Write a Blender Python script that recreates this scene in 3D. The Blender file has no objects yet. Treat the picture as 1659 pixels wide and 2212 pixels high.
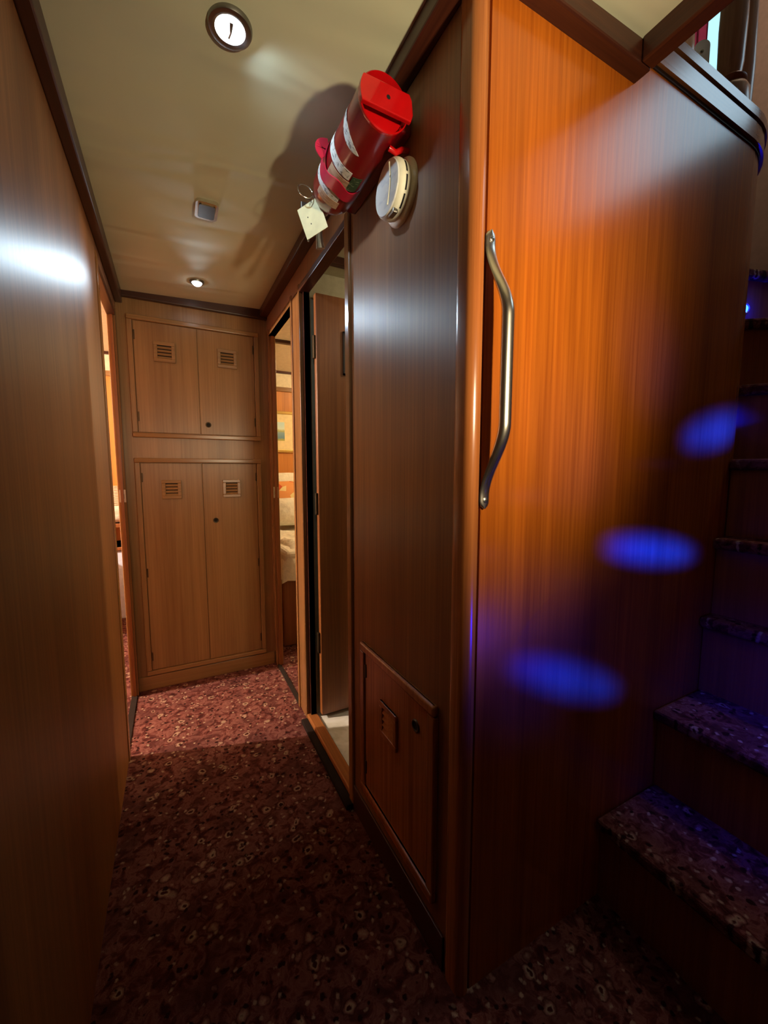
import bpy, bmesh, math, random
from mathutils import Vector, Matrix
random.seed(4)
PI = math.pi
S = bpy.context.scene
COL = S.collection

# ------------------------------------------------------------------ camera
F_PX, CAM_H = 875.0, 1.10
YAW, PITCH = math.radians(27.5), math.radians(5.74)
cam_data = bpy.data.cameras.new('camera')
cam = bpy.data.objects.new('camera', cam_data); COL.objects.link(cam)
cam_data.sensor_fit = 'HORIZONTAL'; cam_data.sensor_width = 36.0
cam_data.lens = F_PX / 1659.0 * 36.0
cam_data.clip_start = 0.01
fw = Vector((math.sin(YAW) * math.cos(PITCH), math.cos(YAW) * math.cos(PITCH), -math.sin(PITCH)))
rt = Vector((math.cos(YAW), -math.sin(YAW), 0)); up = rt.cross(fw)
cam.matrix_world = Matrix(((rt.x, up.x, -fw.x, 0), (rt.y, up.y, -fw.y, 0), (rt.z, up.z, -fw.z, CAM_H), (0, 0, 0, 1)))
S.camera = cam

# ------------------------------------------------------------------ world, view
world = bpy.data.worlds.new('world'); S.world = world; world.use_nodes = True
world.node_tree.nodes['Background'].inputs[0].default_value = (0.010, 0.008, 0.007, 1)
world.node_tree.nodes['Background'].inputs[1].default_value = 0.25
S.view_settings.view_transform = 'Standard'; S.view_settings.look = 'None'
S.view_settings.gamma = 1.0; S.view_settings.exposure = 0.0
S.view_settings.use_curve_mapping = False

# ------------------------------------------------------------------ lights of the place and added fills
def lamp(name, kind, loc, power, color, size=0.03, target=None, angle=None, blend=1.0, scale=None, roll=0.0):
    d = bpy.data.lights.new(name, kind)
    d.energy = power; d.color = color
    if kind == 'AREA':
        d.shape = 'DISK'; d.size = size
    else:
        d.shadow_soft_size = size
    if kind == 'SPOT':
        d.spot_size = math.radians(angle); d.spot_blend = blend
    o = bpy.data.objects.new(name, d); COL.objects.link(o); o.location = loc
    if target is not None:
        o.rotation_euler = ((Vector(target) - Vector(loc)).to_track_quat('-Z', 'Y').to_matrix() @ Matrix.Rotation(math.radians(roll), 3, 'Z')).to_euler()
    if scale: o.scale = scale
    o['kind'] = 'helper'
    return o
COOL = (0.66, 0.85, 1.0); WARM = (1.0, 0.82, 0.52); BLUE = (0.0, 0.004, 1.0)
# warm reading lamp on the bulkhead behind the camera (its fixture is built below)
lamp('reading_lamp_light', 'SPOT', (0.54, -0.25, 1.34), 56, WARM, 0.030, (0.51, 0.59, 1.52), 108, 1.0, (0.68, 1, 1))
# lamps of the cabins either side
lamp('cabin_lamp_light_port', 'POINT', (-2.0, 2.31, 1.74), 350, (1.0, 0.82, 0.64), 0.018)
lamp('cabin_lamp_light_aft', 'POINT', (-0.75, 3.45, 1.72), 2.5, (1.0, 0.72, 0.42), 0.05)
lamp('cabin_lamp_light_starboard', 'POINT', (2.3, 2.75, 1.74), 80, (1.0, 0.80, 0.46), 0.05)
lamp('cabin_fill_light_starboard', 'POINT', (1.30, 3.2, 1.96), 6, (1.0, 0.80, 0.48), 0.10)  # unseen second lamp, added to brighten the corridor's left wall
lamp('bathroom_lamp_light', 'POINT', (1.15, 1.35, 1.80), 5.5, (1.0, 0.90, 0.70), 0.05)

# unseen fill above the stairs, added to brighten the newel posts
lamp('saloon_fill_light', 'POINT', (2.0, 0.55, 3.7), 22, (1.0, 0.86, 0.74), 0.06)

# ------------------------------------------------------------------ mesh helpers
class G:
    """collects geometry in world coordinates"""
    def __init__(s): s.v = []; s.f = []; s.smooth = []
    def add(s, vs, fs, sm=False):
        n = len(s.v); s.v += [tuple(v) for v in vs]
        s.f += [tuple(i + n for i in f) for f in fs]; s.smooth += [sm] * len(fs); return s
    def box(s, x0, x1, y0, y1, z0, z1, bev=0.0, seg=2):
        bm = bmesh.new()
        vs = [bm.verts.new(p) for p in ((x0,y0,z0),(x1,y0,z0),(x1,y1,z0),(x0,y1,z0),(x0,y0,z1),(x1,y0,z1),(x1,y1,z1),(x0,y1,z1))]
        for f in ((0,3,2,1),(4,5,6,7),(0,1,5,4),(1,2,6,5),(2,3,7,6),(3,0,4,7)): bm.faces.new([vs[i] for i in f])
        if bev > 0: bmesh.ops.bevel(bm, geom=list(bm.edges), offset=bev, segments=seg, profile=0.5, affect='EDGES')
        return s.bm(bm)
    def bm(s, bm, sm=False, M=None):
        bm.verts.index_update()
        s.add([(M @ v.co) if M else v.co.copy() for v in bm.verts], [[v.index for v in f.verts] for f in bm.faces], sm); bm.free(); return s
    def lathe(s, prof, M, n=32, sm=True, cap0=True, cap1=True, arc=None):
        """prof: (radius, height) about local z; M to world"""
        vs = []; fs = []; m = len(prof)
        full = arc is None
        a0, a1 = (0, 2 * PI) if full else arc
        cnt = n if full else n + 1
        for i in range(cnt):
            a = a0 + (a1 - a0) * i / n
            for r, h in prof: vs.append(M @ Vector((r * math.cos(a), r * math.sin(a), h)))
        for i in range(n):
            j = (i + 1) % cnt
            for k in range(m - 1): fs.append((i*m+k, j*m+k, j*m+k+1, i*m+k+1))
        s.add(vs, fs, sm)
        if full:
            if cap0 and prof[0][0] > 1e-6: s.add([M @ Vector((prof[0][0]*math.cos(2*PI*i/n), prof[0][0]*math.sin(2*PI*i/n), prof[0][1])) for i in range(n)], [tuple(reversed(range(n)))])
            if cap1 and prof[-1][0] > 1e-6: s.add([M @ Vector((prof[-1][0]*math.cos(2*PI*i/n), prof[-1][0]*math.sin(2*PI*i/n), prof[-1][1])) for i in range(n)], [tuple(range(n))])
        return s
    def sweep(s, pts, ring, sm=True, closed=False, cap=True, upv=(0, 0, 1)):
        """ring: function(i) -> list of (a,b) offsets in the (side, up) frame at point i"""
        P = [Vector(p) for p in pts]; n = len(P); rows = []
        upv = Vector(upv)
        for i in range(n):
            if closed: t = (P[(i+1) % n] - P[i-1])
            else: t = P[min(i+1, n-1)] - P[max(i-1, 0)]
            t.normalize(); side = t.cross(upv)
            if side.length < 1e-5: side = t.cross(Vector((1, 0, 0)))
            side.normalize(); u = side.cross(t)
            rows.append([P[i] + side * a + u * b for a, b in ring(i)])
        m = len(rows[0]); vs = [v for r in rows for v in r]; fs = []
        for i in range(n if closed else n - 1):
            j = (i + 1) % n
            for k in range(m): fs.append((i*m+k, i*m+(k+1) % m, j*m+(k+1) % m, j*m+k))
        s.add(vs, fs, sm)
        if cap and not closed:
            s.add(rows[0], [tuple(reversed(range(m)))]); s.add(rows[-1], [tuple(range(m))])
        return s
    def tube(s, pts, r, n=10, closed=False):
        ring = [(math.cos(2*PI*k/n), math.sin(2*PI*k/n)) for k in range(n)]
        rr = r if callable(r) else (lambda i: r)
        return s.sweep(pts, lambda i: [(a*rr(i), b*rr(i)) for a, b in ring], True, closed)
    def extrude(s, poly, z0, z1, M=None):
        """closed xy polygon extruded along z"""
        n = len(poly); vs = [Vector((x, y, z0)) for x, y in poly] + [Vector((x, y, z1)) for x, y in poly]
        if M: vs = [M @ v for v in vs]
        fs = [tuple(reversed(range(n))), tuple(range(n, 2*n))] + [(i, (i+1) % n, n+(i+1) % n, n+i) for i in range(n)]
        return s.add(vs, fs)

def obj(name, g, mat, parent=None, label=None, cat=None, group=None, kind=None, autosmooth=None):
    off = Vector((0, 0, 0))
    p = parent
    while p is not None: off += Vector(p.location); p = p.parent
    me = bpy.data.meshes.new(name)
    me.from_pydata([tuple(Vector(v) - off) for v in g.v], [], g.f)
    me.polygons.foreach_set('use_smooth', g.smooth)
    me.update()
    bm = bmesh.new(); bm.from_mesh(me); bmesh.ops.remove_doubles(bm, verts=bm.verts, dist=1e-6); bmesh.ops.recalc_face_normals(bm, faces=bm.faces)
    for e_ in bm.edges:
        if len(e_.link_faces) == 2 and e_.calc_face_angle(0.0) > 0.75: e_.smooth = False
    bm.to_mesh(me); bm.free()
    me.materials.append(mat)
    o = bpy.data.objects.new(name, me); COL.objects.link(o)
    if parent is not None: o.parent = parent
    tag(o, label, cat, group, kind); return o
def tag(o, label=None, cat=None, group=None, kind=None):
    if label: o['label'] = label
    if cat: o['category'] = cat
    if group: o['group'] = group
    if kind: o['kind'] = kind
    return o
def thing(name, loc, label, cat, group=None, kind=None):
    o = bpy.data.objects.new(name, None); COL.objects.link(o); o.location = loc; o.empty_display_size = 0.02
    return tag(o, label, cat, group, kind)
def share(src, name, delta, parent):
    o = src.copy(); o.name = name; COL.objects.link(o); o.parent = parent; o.location = Vector(src.location) + Vector(delta); return o
def struct(name, g, mat, label=None, cat=None): return obj(name, g, mat, None, label, cat, None, 'structure')
def axisM(origin, zdir, xhint=(0, 0, 1)):
    z = Vector(zdir).normalized(); x = Vector(xhint); x = (x - z * x.dot(z))
    if x.length < 1e-5: x = Vector((1, 0, 0)) - z * z.x
    x.normalize(); y = z.cross(x)
    M = Matrix.Identity(4)
    for i in range(3): M[i][0], M[i][1], M[i][2], M[i][3] = x[i], y[i], z[i], origin[i]
    return M

# ------------------------------------------------------------------ materials
def newmat(name):
    m = bpy.data.materials.new(name); m.use_nodes = True
    nt = m.node_tree; b = nt.nodes['Principled BSDF']; return m, nt, b
def N(nt, t, **kw):
    n = nt.nodes.new(t)
    for k, v in kw.items(): setattr(n, k, v)
    return n
def ramp(nt, fac, stops, interp='LINEAR'):
    r = N(nt, 'ShaderNodeValToRGB'); r.color_ramp.interpolation = interp
    e = r.color_ramp.elements
    e[0].position, e[0].color = stops[0][0], (*stops[0][1], 1)
    e[1].position, e[1].color = stops[-1][0], (*stops[-1][1], 1)
    for p, c in stops[1:-1]:
        q = e.new(p); q.color = (*c, 1)
    nt.links.new(fac, r.inputs[0]); return r.outputs[0]
def coords(nt, scale=(1, 1, 1), loc=(0, 0, 0)):
    t = N(nt, 'ShaderNodeTexCoord'); mp = N(nt, 'ShaderNodeMapping')
    mp.inputs['Scale'].default_value = scale; mp.inputs['Location'].default_value = loc
    nt.links.new(t.outputs['Object'], mp.inputs[0]); return mp.outputs[0]
def noise(nt, vec, scale, detail=3, rough=0.5, dist=0.0):
    n = N(nt, 'ShaderNodeTexNoise'); n.inputs['Scale'].default_value = scale; n.inputs['Detail'].default_value = detail
    n.inputs['Roughness'].default_value = rough; n.inputs['Distortion'].default_value = dist
    nt.links.new(vec, n.inputs['Vector']); return n.outputs[0]
def mixc(nt, fac, a, b, mode='MIX'):
    n = N(nt, 'ShaderNodeMix', data_type='RGBA', blend_type=mode)
    for s_, v in ((0, fac), (6, a), (7, b)):
        if isinstance(v, bpy.types.NodeSocket): nt.links.new(v, n.inputs[s_])
        elif s_ == 0: n.inputs[0].default_value = v
        else: n.inputs[s_].default_value = (*v, 1)
    return n.outputs[2]
def math_(nt, op, a, b=None, clamp=False):
    n = N(nt, 'ShaderNodeMath', operation=op, use_clamp=clamp)
    for i, v in enumerate((a, b)):
        if v is None: continue
        if isinstance(v, bpy.types.NodeSocket): nt.links.new(v, n.inputs[i])
        else: n.inputs[i].default_value = v
    return n.outputs[0]
def plain(name, col, rough=0.5, metal=0.0, coat=0.0, spec=0.5, bump=None, aniso=0.0):
    m, nt, b = newmat(name)
    v = coords(nt)
    nz = noise(nt, v, 40, 3)
    dark = tuple(c * 0.86 for c in col)
    nt.links.new(ramp(nt, nz, [(0.3, dark), (0.7, col)]), b.inputs['Base Color'])
    b.inputs['Roughness'].default_value = rough; b.inputs['Metallic'].default_value = metal
    b.inputs['Coat Weight'].default_value = coat; b.inputs['Specular IOR Level'].default_value = spec
    if bump:
        bn = N(nt, 'ShaderNodeBump'); bn.inputs['Strength'].default_value = bump[0]; bn.inputs['Distance'].default_value = bump[1]
        nt.links.new(noise(nt, v, bump[2], 4), bn.inputs['Height']); nt.links.new(bn.outputs[0], b.inputs['Normal'])
    return m
def emit(name, col, strength):
    m, nt, b = newmat(name)
    b.inputs['Base Color'].default_value = (*[min(1, c) * .6 for c in col], 1)
    b.inputs['Emission Color'].default_value = (*col, 1); b.inputs['Emission Strength'].default_value = strength; return m
def wood(name, light, dark, grain='Z', rough=0.30, aniso=0.75, stripe=1.0, spec=0.5, fine=1.0):
    """varnished teak: fine streaks along the grain axis, faint veneer bands, brushed-looking gloss across the grain"""
    m, nt, b = newmat(name)
    hi, lo = 130.0 * fine, 2.2
    sc = {'Z': (hi, hi, lo), 'X': (lo, hi, hi), 'Y': (hi, lo, hi)}[grain]
    sc2 = tuple(0.085 * c if c > 10 else 0.25 * c for c in sc)
    v = coords(nt, sc); v2 = coords(nt, sc2, (1.7, 3.1, 0.4))
    n1 = noise(nt, v, 1.0, 5, 0.62); n2 = noise(nt, v2, 1.0, 3, 0.5, 0.4)
    c1 = ramp(nt, n1, [(0.32, dark), (0.52, tuple((a + b_) / 2 for a, b_ in zip(light, dark))), (0.70, light)])
    band = ramp(nt, n2, [(0.35, (0.72, 0.66, 0.62)), (0.5, (0.92, 0.92, 0.92)), (0.66, (1.12, 1.10, 1.06))])
    c2 = mixc(nt, stripe * 0.8, c1, band, 'MULTIPLY')
    nt.links.new(c2, b.inputs['Base Color'])
    b.inputs['Roughness'].default_value = rough; b.inputs['Specular IOR Level'].default_value = spec
    b.inputs['Anisotropic'].default_value = aniso
    geo = N(nt, 'ShaderNodeNewGeometry'); cr = N(nt, 'ShaderNodeVectorMath', operation='CROSS_PRODUCT')
    cr.inputs[1].default_value = {'Z': (0, 0, 1), 'X': (1, 0, 0), 'Y': (0, 1, 0)}[grain]
    nt.links.new(geo.outputs['Normal'], cr.inputs[0]); nt.links.new(cr.outputs[0], b.inputs['Tangent'])
    bn = N(nt, 'ShaderNodeBump'); bn.inputs['Strength'].default_value = 0.12; bn.inputs['Distance'].default_value = 0.001
    nt.links.new(n1, bn.inputs['Height']); nt.links.new(bn.outputs[0], b.inputs['Normal'])
    return m

TEAK_L, TEAK_D = (0.31, 0.122, 0.030), (0.18, 0.062, 0.014)
M_wall = wood('varnished_teak_wall', TEAK_L, TEAK_D, 'Z', 0.46, 0.62, 1.0, 0.95)
M_panel = wood('varnished_teak_stair_panel', (0.48, 0.125, 0.010), (0.31, 0.071, 0.006), 'Z', 0.22, 0.5)
M_cab = wood('varnished_teak_cabinet', (0.33, 0.180, 0.072), (0.24, 0.122, 0.046), 'Z', 0.38, 0.6, 0.8)
M_cabx = wood('varnished_teak_rail', (0.33, 0.180, 0.072), (0.24, 0.122, 0.046), 'X', 0.30, 0.5, 0.8)
M_trim = wood('dark_teak_trim', (0.075, 0.020, 0.009), (0.040, 0.010, 0.006), 'Y', 0.35, 0.5)
M_trimx = wood('dark_teak_trim_cross', (0.075, 0.020, 0.009), (0.040, 0.010, 0.006), 'X', 0.35, 0.5)
M_post = wood('teak_post', (0.46, 0.155, 0.040), (0.27, 0.080, 0.020), 'Z', 0.24, 0.4)
M_casing = wood('teak_casing', (0.34, 0.16, 0.058), (0.23, 0.10, 0.034), 'Z', 0.22, 0.5)
M_sill = wood('teak_sill', (0.46, 0.18, 0.05), (0.30, 0.10, 0.025), 'Y', 0.4, 0.3)
M_door = wood('teak_door_leaf', (0.34, 0.12, 0.035), (0.22, 0.07, 0.02), 'Z', 0.4, 0.6)
M_cap = wood('teak_coaming', (0.30, 0.11, 0.038), (0.19, 0.065, 0.022), 'X', 0.2, 0.3, 1.0, 0.9)
M_newel = wood('turned_teak_newel', (0.60, 0.36, 0.23), (0.40, 0.21, 0.13), 'Z', 0.25, 0.4)
M_groove = plain('dark_groove', (0.018, 0.007, 0.004), 0.6)
M_steel = plain('polished_steel', (0.80, 0.76, 0.66), 0.27, 1.0)
M_chrome = plain('satin_chrome', (0.62, 0.63, 0.62), 0.28, 1.0)
M_nickel = plain('dull_nickel', (0.30, 0.29, 0.27), 0.35, 1.0)
M_bronze = plain('dark_bronze', (0.10, 0.065, 0.035), 0.4, 0.8)
M_black = plain('black_cavity', (0.004, 0.003, 0.003), 0.8)
M_red = plain('gloss_red_paint', (0.56, 0.004, 0.006), 0.22, 0, 0.6)
M_red_shaded = plain('red_paint_shaded', (0.20, 0.002, 0.006), 0.28, 0, 0.5)  # shade put into the colour: darker copy of the gloss red
M_strap = plain('magenta_red_strap', (0.48, 0.010, 0.045), 0.35, 0, 0.2)
M_cream = plain('aged_white_plastic', (0.90, 0.88, 0.72), 0.5, 0, 0, 0.3)
M_paper = plain('cream_tag_paper', (0.80, 0.74, 0.46), 0.8)
M_cloth = plain('white_bed_linen', (0.82, 0.78, 0.66), 0.9, 0, 0, 0.1, (0.6, 0.02, 14))
M_whitep = plain('white_painted_front', (0.72, 0.80, 1.0), 0.4)
M_gold = plain('gilt_frame', (0.62, 0.42, 0.12), 0.3, 0.6)
M_mat = plain('cream_picture_mat', (0.80, 0.66, 0.36), 0.8)
M_headliner = plain('cream_cabin_panel', (0.72, 0.62, 0.42), 0.6)
M_bathpaint = plain('bathroom_lining', (0.46, 0.40, 0.24), 0.6)
M_curtain = plain('red_curtain_cloth', (0.40, 0.03, 0.10), 0.9)
M_plate = plain('window_lit_plate', (0.74, 0.84, 0.92), 0.4)  # saloon window light on the metal, put into a pale blue colour
M_rubber = plain('dark_seal', (0.022, 0.014, 0.012), 0.9, 0, 0, 0.1)
M_salwall = plain('saloon_wall_lining', (0.40, 0.24, 0.17), 0.6)
M_window = emit('window_daylight', (0.42, 0.80, 0.95), 1.1)
M_window_b = emit('window_daylight_bright', (0.58, 0.82, 1.0), 3.4)
M_lens = emit('led_lens_white', (0.92, 0.97, 1.0), 14)
M_lens_far = emit('led_lens_bright', (0.80, 0.93, 1.0), 30)
M_blue = emit('led_lens_blue', (0.02, 0.10, 1.0), 9)
M_lampglass = emit('warm_lamp_glass', (1.0, 0.62, 0.28), 6)

def ceiling_vinyl():
    m, nt, b = newmat('ceiling_vinyl')
    v = coords(nt)
    nt.links.new(ramp(nt, noise(nt, v, 3.0, 3), [(0.3, (0.55, 0.55, 0.39)), (0.7, (0.62, 0.62, 0.45))]), b.inputs['Base Color'])
    b.inputs['Roughness'].default_value = 0.8; b.inputs['Specular IOR Level'].default_value = 0.06
    t = N(nt, 'ShaderNodeTexCoord'); mp = N(nt, 'ShaderNodeMapping')
    mp.inputs['Rotation'].default_value = (0, 0, math.radians(28)); mp.inputs['Scale'].default_value = (0.8, 3.2, 1)
    nt.links.new(t.outputs['Object'], mp.inputs[0])
    n = noise(nt, mp.outputs[0], 2.2, 1, 0.4, 0.9)
    bn = N(nt, 'ShaderNodeBump'); bn.inputs['Strength'].default_value = 0.40; bn.inputs['Distance'].default_value = 0.02
    nt.links.new(n, bn.inputs['Height']); nt.links.new(bn.outputs[0], b.inputs['Normal'])
    return m
M_ceil = ceiling_vinyl()

def carpet():
    """dark red carpet woven with small cream and pink flowers"""
    m, nt, b = newmat('floral_carpet')
    base = coords(nt)
    wob = N(nt, 'ShaderNodeTexNoise'); wob.inputs['Scale'].default_value = 16; nt.links.new(base, wob.inputs['Vector'])
    add = N(nt, 'ShaderNodeVectorMath', operation='MULTIPLY_ADD'); add.inputs[1].default_value = (0.03, 0.03, 0.0)
    nt.links.new(wob.outputs['Color'], add.inputs[0]); nt.links.new(base, add.inputs[2]); v = add.outputs[0]
    def vor(scale, feat='F1', off=(0, 0, 0)):
        mp = N(nt, 'ShaderNodeMapping'); mp.inputs['Location'].default_value = off; mp.inputs['Scale'].default_value = (1, 1, 0)
        nt.links.new(v, mp.inputs[0])
        n = N(nt, 'ShaderNodeTexVoronoi', feature=feat); n.inputs['Scale'].default_value = scale
        nt.links.new(mp.outputs[0], n.inputs['Vector']); return n
    ground = ramp(nt, noise(nt, v, 34, 4, 0.62, 0.6), [(0.34, (0.075, 0.016, 0.014)), (0.46, (0.19, 0.045, 0.036)), (0.54, (0.34, 0.125, 0.100)), (0.66, (0.22, 0.060, 0.045))])
    ground = mixc(nt, ramp(nt, noise(nt, v, 9, 3, 0.6), [(0.50, (0, 0, 0)), (0.62, (0.7, 0.7, 0.7))]), ground, (0.13, 0.036, 0.030))
    a = vor(21); rad = math_(nt, 'ADD', a.outputs['Distance'], math_(nt, 'MULTIPLY', math_(nt, 'SUBTRACT', noise(nt, base, 75, 2), 0.5), 0.30))
    petals = ramp(nt, rad, [(0.0, (1, 1, 1)), (0.30, (1, 1, 1)), (0.38, (0, 0, 0))])
    pick = ramp(nt, a.outputs['Color'], [(0.40, (0, 0, 0)), (0.46, (1, 1, 1))])
    flower_c = ramp(nt, rad, [(0.0, (0.07, 0.012, 0.010)), (0.10, (0.11, 0.02, 0.016)), (0.15, (0.60, 0.42, 0.27)), (0.22, (0.44, 0.20, 0.15)), (0.32, (0.10, 0.02, 0.016))])
    c = mixc(nt, math_(nt, 'MULTIPLY', petals, pick), ground, flower_c)
    b2 = vor(46, off=(3.1, 1.2, 0)); d2_ = math_(nt, 'ADD', b2.outputs['Distance'], math_(nt, 'MULTIPLY', math_(nt, 'SUBTRACT', noise(nt, base, 120, 2), 0.5), 0.4))
    blot = ramp(nt, d2_, [(0.0, (1, 1, 1)), (0.22, (1, 1, 1)), (0.32, (0, 0, 0))])
    pick2 = ramp(nt, b2.outputs['Color'], [(0.44, (0, 0, 0)), (0.48, (1, 1, 1))])
    c = mixc(nt, math_(nt, 'MULTIPLY', blot, pick2), c, (0.045, 0.010, 0.009))
    b3 = vor(52, off=(7.7, 5.2, 0)); d3_ = math_(nt, 'ADD', b3.outputs['Distance'], math_(nt, 'MULTIPLY', math_(nt, 'SUBTRACT', noise(nt, base, 130, 2), 0.5), 0.5))
    dot = ramp(nt, d3_, [(0.0, (1, 1, 1)), (0.14, (1, 1, 1)), (0.30, (0, 0, 0))])
    pick3 = ramp(nt, b3.outputs['Color'], [(0.54, (0, 0, 0)), (0.60, (1, 1, 1))])
    c = mixc(nt, math_(nt, 'MULTIPLY', dot, pick3), c, (0.60, 0.40, 0.27))
    c = mixc(nt, 1.0, c, (0.54, 0.57, 0.60), 'MULTIPLY')
    nt.links.new(c, b.inputs['Base Color'])
    b.inputs['Roughness'].default_value = 0.95; b.inputs['Specular IOR Level'].default_value = 0.08
    bn = N(nt, 'ShaderNodeBump'); bn.inputs['Strength'].default_value = 0.5; bn.inputs['Distance'].default_value = 0.004
    nt.links.new(noise(nt, base, 420, 2), bn.inputs['Height']); nt.links.new(bn.outputs[0], b.inputs['Normal'])
    return m
M_carpet = carpet()

def marble():
    m, nt, b = newmat('pale_marble')
    v = coords(nt)
    nt.links.new(ramp(nt, noise(nt, v, 9, 6, 0.6, 1.2), [(0.3, (0.52, 0.50, 0.40)), (0.5, (0.74, 0.72, 0.64)), (0.7, (0.86, 0.85, 0.80))]), b.inputs['Base Color'])
    b.inputs['Roughness'].default_value = 0.35; return m
M_marble = marble()
def floral_cloth():
    m, nt, b = newmat('floral_cushion_cloth')
    v = coords(nt)
    n = N(nt, 'ShaderNodeTexVoronoi'); n.inputs['Scale'].default_value = 17; nt.links.new(v, n.inputs['Vector'])
    c = ramp(nt, n.outputs['Color'], [(0.25, (0.75, 0.62, 0.30)), (0.42, (0.55, 0.09, 0.03)), (0.6, (0.70, 0.30, 0.10)), (0.8, (0.80, 0.68, 0.40))], 'CONSTANT')
    nt.links.new(c, b.inputs['Base Color']); b.inputs['Roughness'].default_value = 0.9; return m
M_floral = floral_cloth()
def striped_cloth():
    m, nt, b = newmat('striped_pillow_cloth')
    w = N(nt, 'ShaderNodeTexWave', bands_direction='Z'); w.inputs['Scale'].default_value = 26; w.inputs['Distortion'].default_value = 3
    nt.links.new(coords(nt), w.inputs['Vector'])
    nt.links.new(ramp(nt, w.outputs[0], [(0.35, (0.30, 0.13, 0.07)), (0.6, (0.75, 0.62, 0.45))]), b.inputs['Base Color'])
    b.inputs['Roughness'].default_value = 0.9; return m
M_stripe = striped_cloth()
def seascape():
    m, nt, b = newmat('seascape_painting')
    t = N(nt, 'ShaderNodeTexCoord'); sp = N(nt, 'ShaderNodeSeparateXYZ'); nt.links.new(t.outputs['Generated'], sp.inputs[0])
    nz = noise(nt, t.outputs['Generated'], 7, 4)
    f = math_(nt, 'ADD', sp.outputs[2], math_(nt, 'MULTIPLY', math_(nt, 'SUBTRACT', nz, 0.5), 0.18))
    nt.links.new(ramp(nt, f, [(0.05, (0.35, 0.36, 0.10)), (0.14, (0.12, 0.26, 0.34)), (0.42, (0.20, 0.34, 0.40)), (0.54, (0.42, 0.44, 0.14)), (0.62, (0.62, 0.74, 0.66)), (0.9, (0.50, 0.70, 0.70))]), b.inputs['Base Color'])
    b.inputs['Roughness'].default_value = 0.5; return m
M_sea = seascape()
def print_label(name, paper, ink, scale):
    m, nt, b = newmat(name)
    n = noise(nt, coords(nt, scale), 1.0, 2)
    nt.links.new(ramp(nt, n, [(0.40, ink), (0.46, paper)]), b.inputs['Base Color']); b.inputs['Roughness'].default_value = 0.6; b.inputs['Specular IOR Level'].default_value = 0.2; return m
M_label = print_label('silver_printed_label', (0.62, 0.62, 0.60), (0.26, 0.25, 0.25), (90, 160, 90))
M_label2 = print_label('tan_printed_label', (0.46, 0.30, 0.20), (0.36, 0.20, 0.13), (70, 200, 70))
M_green = print_label('green_printed_label', (0.035, 0.060, 0.030), (0.16, 0.20, 0.12), (60, 160, 160))
M_alarmface = print_label('grey_white_alarm_face', (0.86, 0.88, 0.86), (0.76, 0.79, 0.80), (30, 26, 60))

# ------------------------------------------------------------------ room dimensions
XL, XR, YF, YP = -0.196, 0.482, 2.283, 0.590
def zc(x): return 1.930 + 0.036 * (x - 0.135)
UPZ = 2.045                                   # saloon floor level

# ---- floor
g = G()
for (x0, x1, y0, y1) in ((-2.4, 0.482, -1.6, 1.66), (-2.4, 3.0, 1.66, 4.0), (0.482, 1.0, -1.6, 0.60)):
    g.add([(x0, y0, 0), (x1, y0, 0), (x1, y1, 0), (x0, y1, 0)], [(0, 1, 2, 3)])
struct('floor', g, M_carpet)
struct('floor_bathroom', G().box(0.515, 1.6, 1.0, 1.70, -0.03, 0.024), M_marble)

# ---- ceiling (cambered vinyl headliner)
g = G(); nx, ny = 40, 70; x0, x1, y0, y1 = -0.235, 0.885, -1.5, 2.30
vs = []
for j in range(ny + 1):
    for i in range(nx + 1):
        x = x0 + (x1 - x0) * i / nx; y = y0 + (y1 - y0) * j / ny
        vs.append((x, y, zc(x)))
g.add(vs, [(j*(nx+1)+i, (j+1)*(nx+1)+i, (j+1)*(nx+1)+i+1, j*(nx+1)+i+1) for j in range(ny) for i in range(nx)], True)
g.box(x0, x1, y0, y1, 1.975, 2.03)
struct('ceiling', g, M_ceil)

# ---- left wall
struct('wall_left', G().box(XL - 0.030, XL, -1.5, 1.716, 0, 1.935, 0.002), M_wall)
struct('wall_left_over_door', G().box(XL - 0.030, XL, 1.716, 2.283, 1.815, 1.93), M_wall)

# ---- far bulkhead with the two lockers set in it
FW = [(-0.226, 0.512, 0, 1.945)]
struct('wall_far', G().box(-0.205, 0.485, YF, YF + 0.05, 0, 1.94), M_cab)
struct('wall_far_partition', G().box(0.10, 0.14, YF + 0.05, 3.9, 0, 2.0), M_wall)

# ---- right wall between stair corner and bathroom, and over the doors
struct('wall_right', G().box(XR, XR + 0.034, 0.635, 1.132, 0, 1.95), M_wall)
struct('wall_right_over_doors', G().box(XR, XR + 0.034, 1.132, 2.283, 1.822, 1.945), M_wall)
struct('wall_right_between_doors', G().box(XR + 0.002, XR + 0.036, 1.668, 1.786, 0, 1.83, 0.003), M_casing)

# ---- corner post, bullnosed
def rrect(x0, x1, y0, y1, r, n=7):
    pts = []
    for cx_, cy_, a0 in ((x1-r, y1-r, 0), (x0+r, y1-r, 90), (x0+r, y0+r, 180), (x1-r, y0+r, 270)):
        for k in range(n + 1):
            a = math.radians(a0 + 90 * k / n); pts.append((cx_ + r*math.cos(a), cy_ + r*math.sin(a)))
    return pts
g = G().extrude(rrect(0.477, 0.512, 0.585, 0.640, 0.017), 0, 1.95); g.smooth = [len(f) == 4 for f in g.f]
struct('trim_1', g, M_post)

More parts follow.
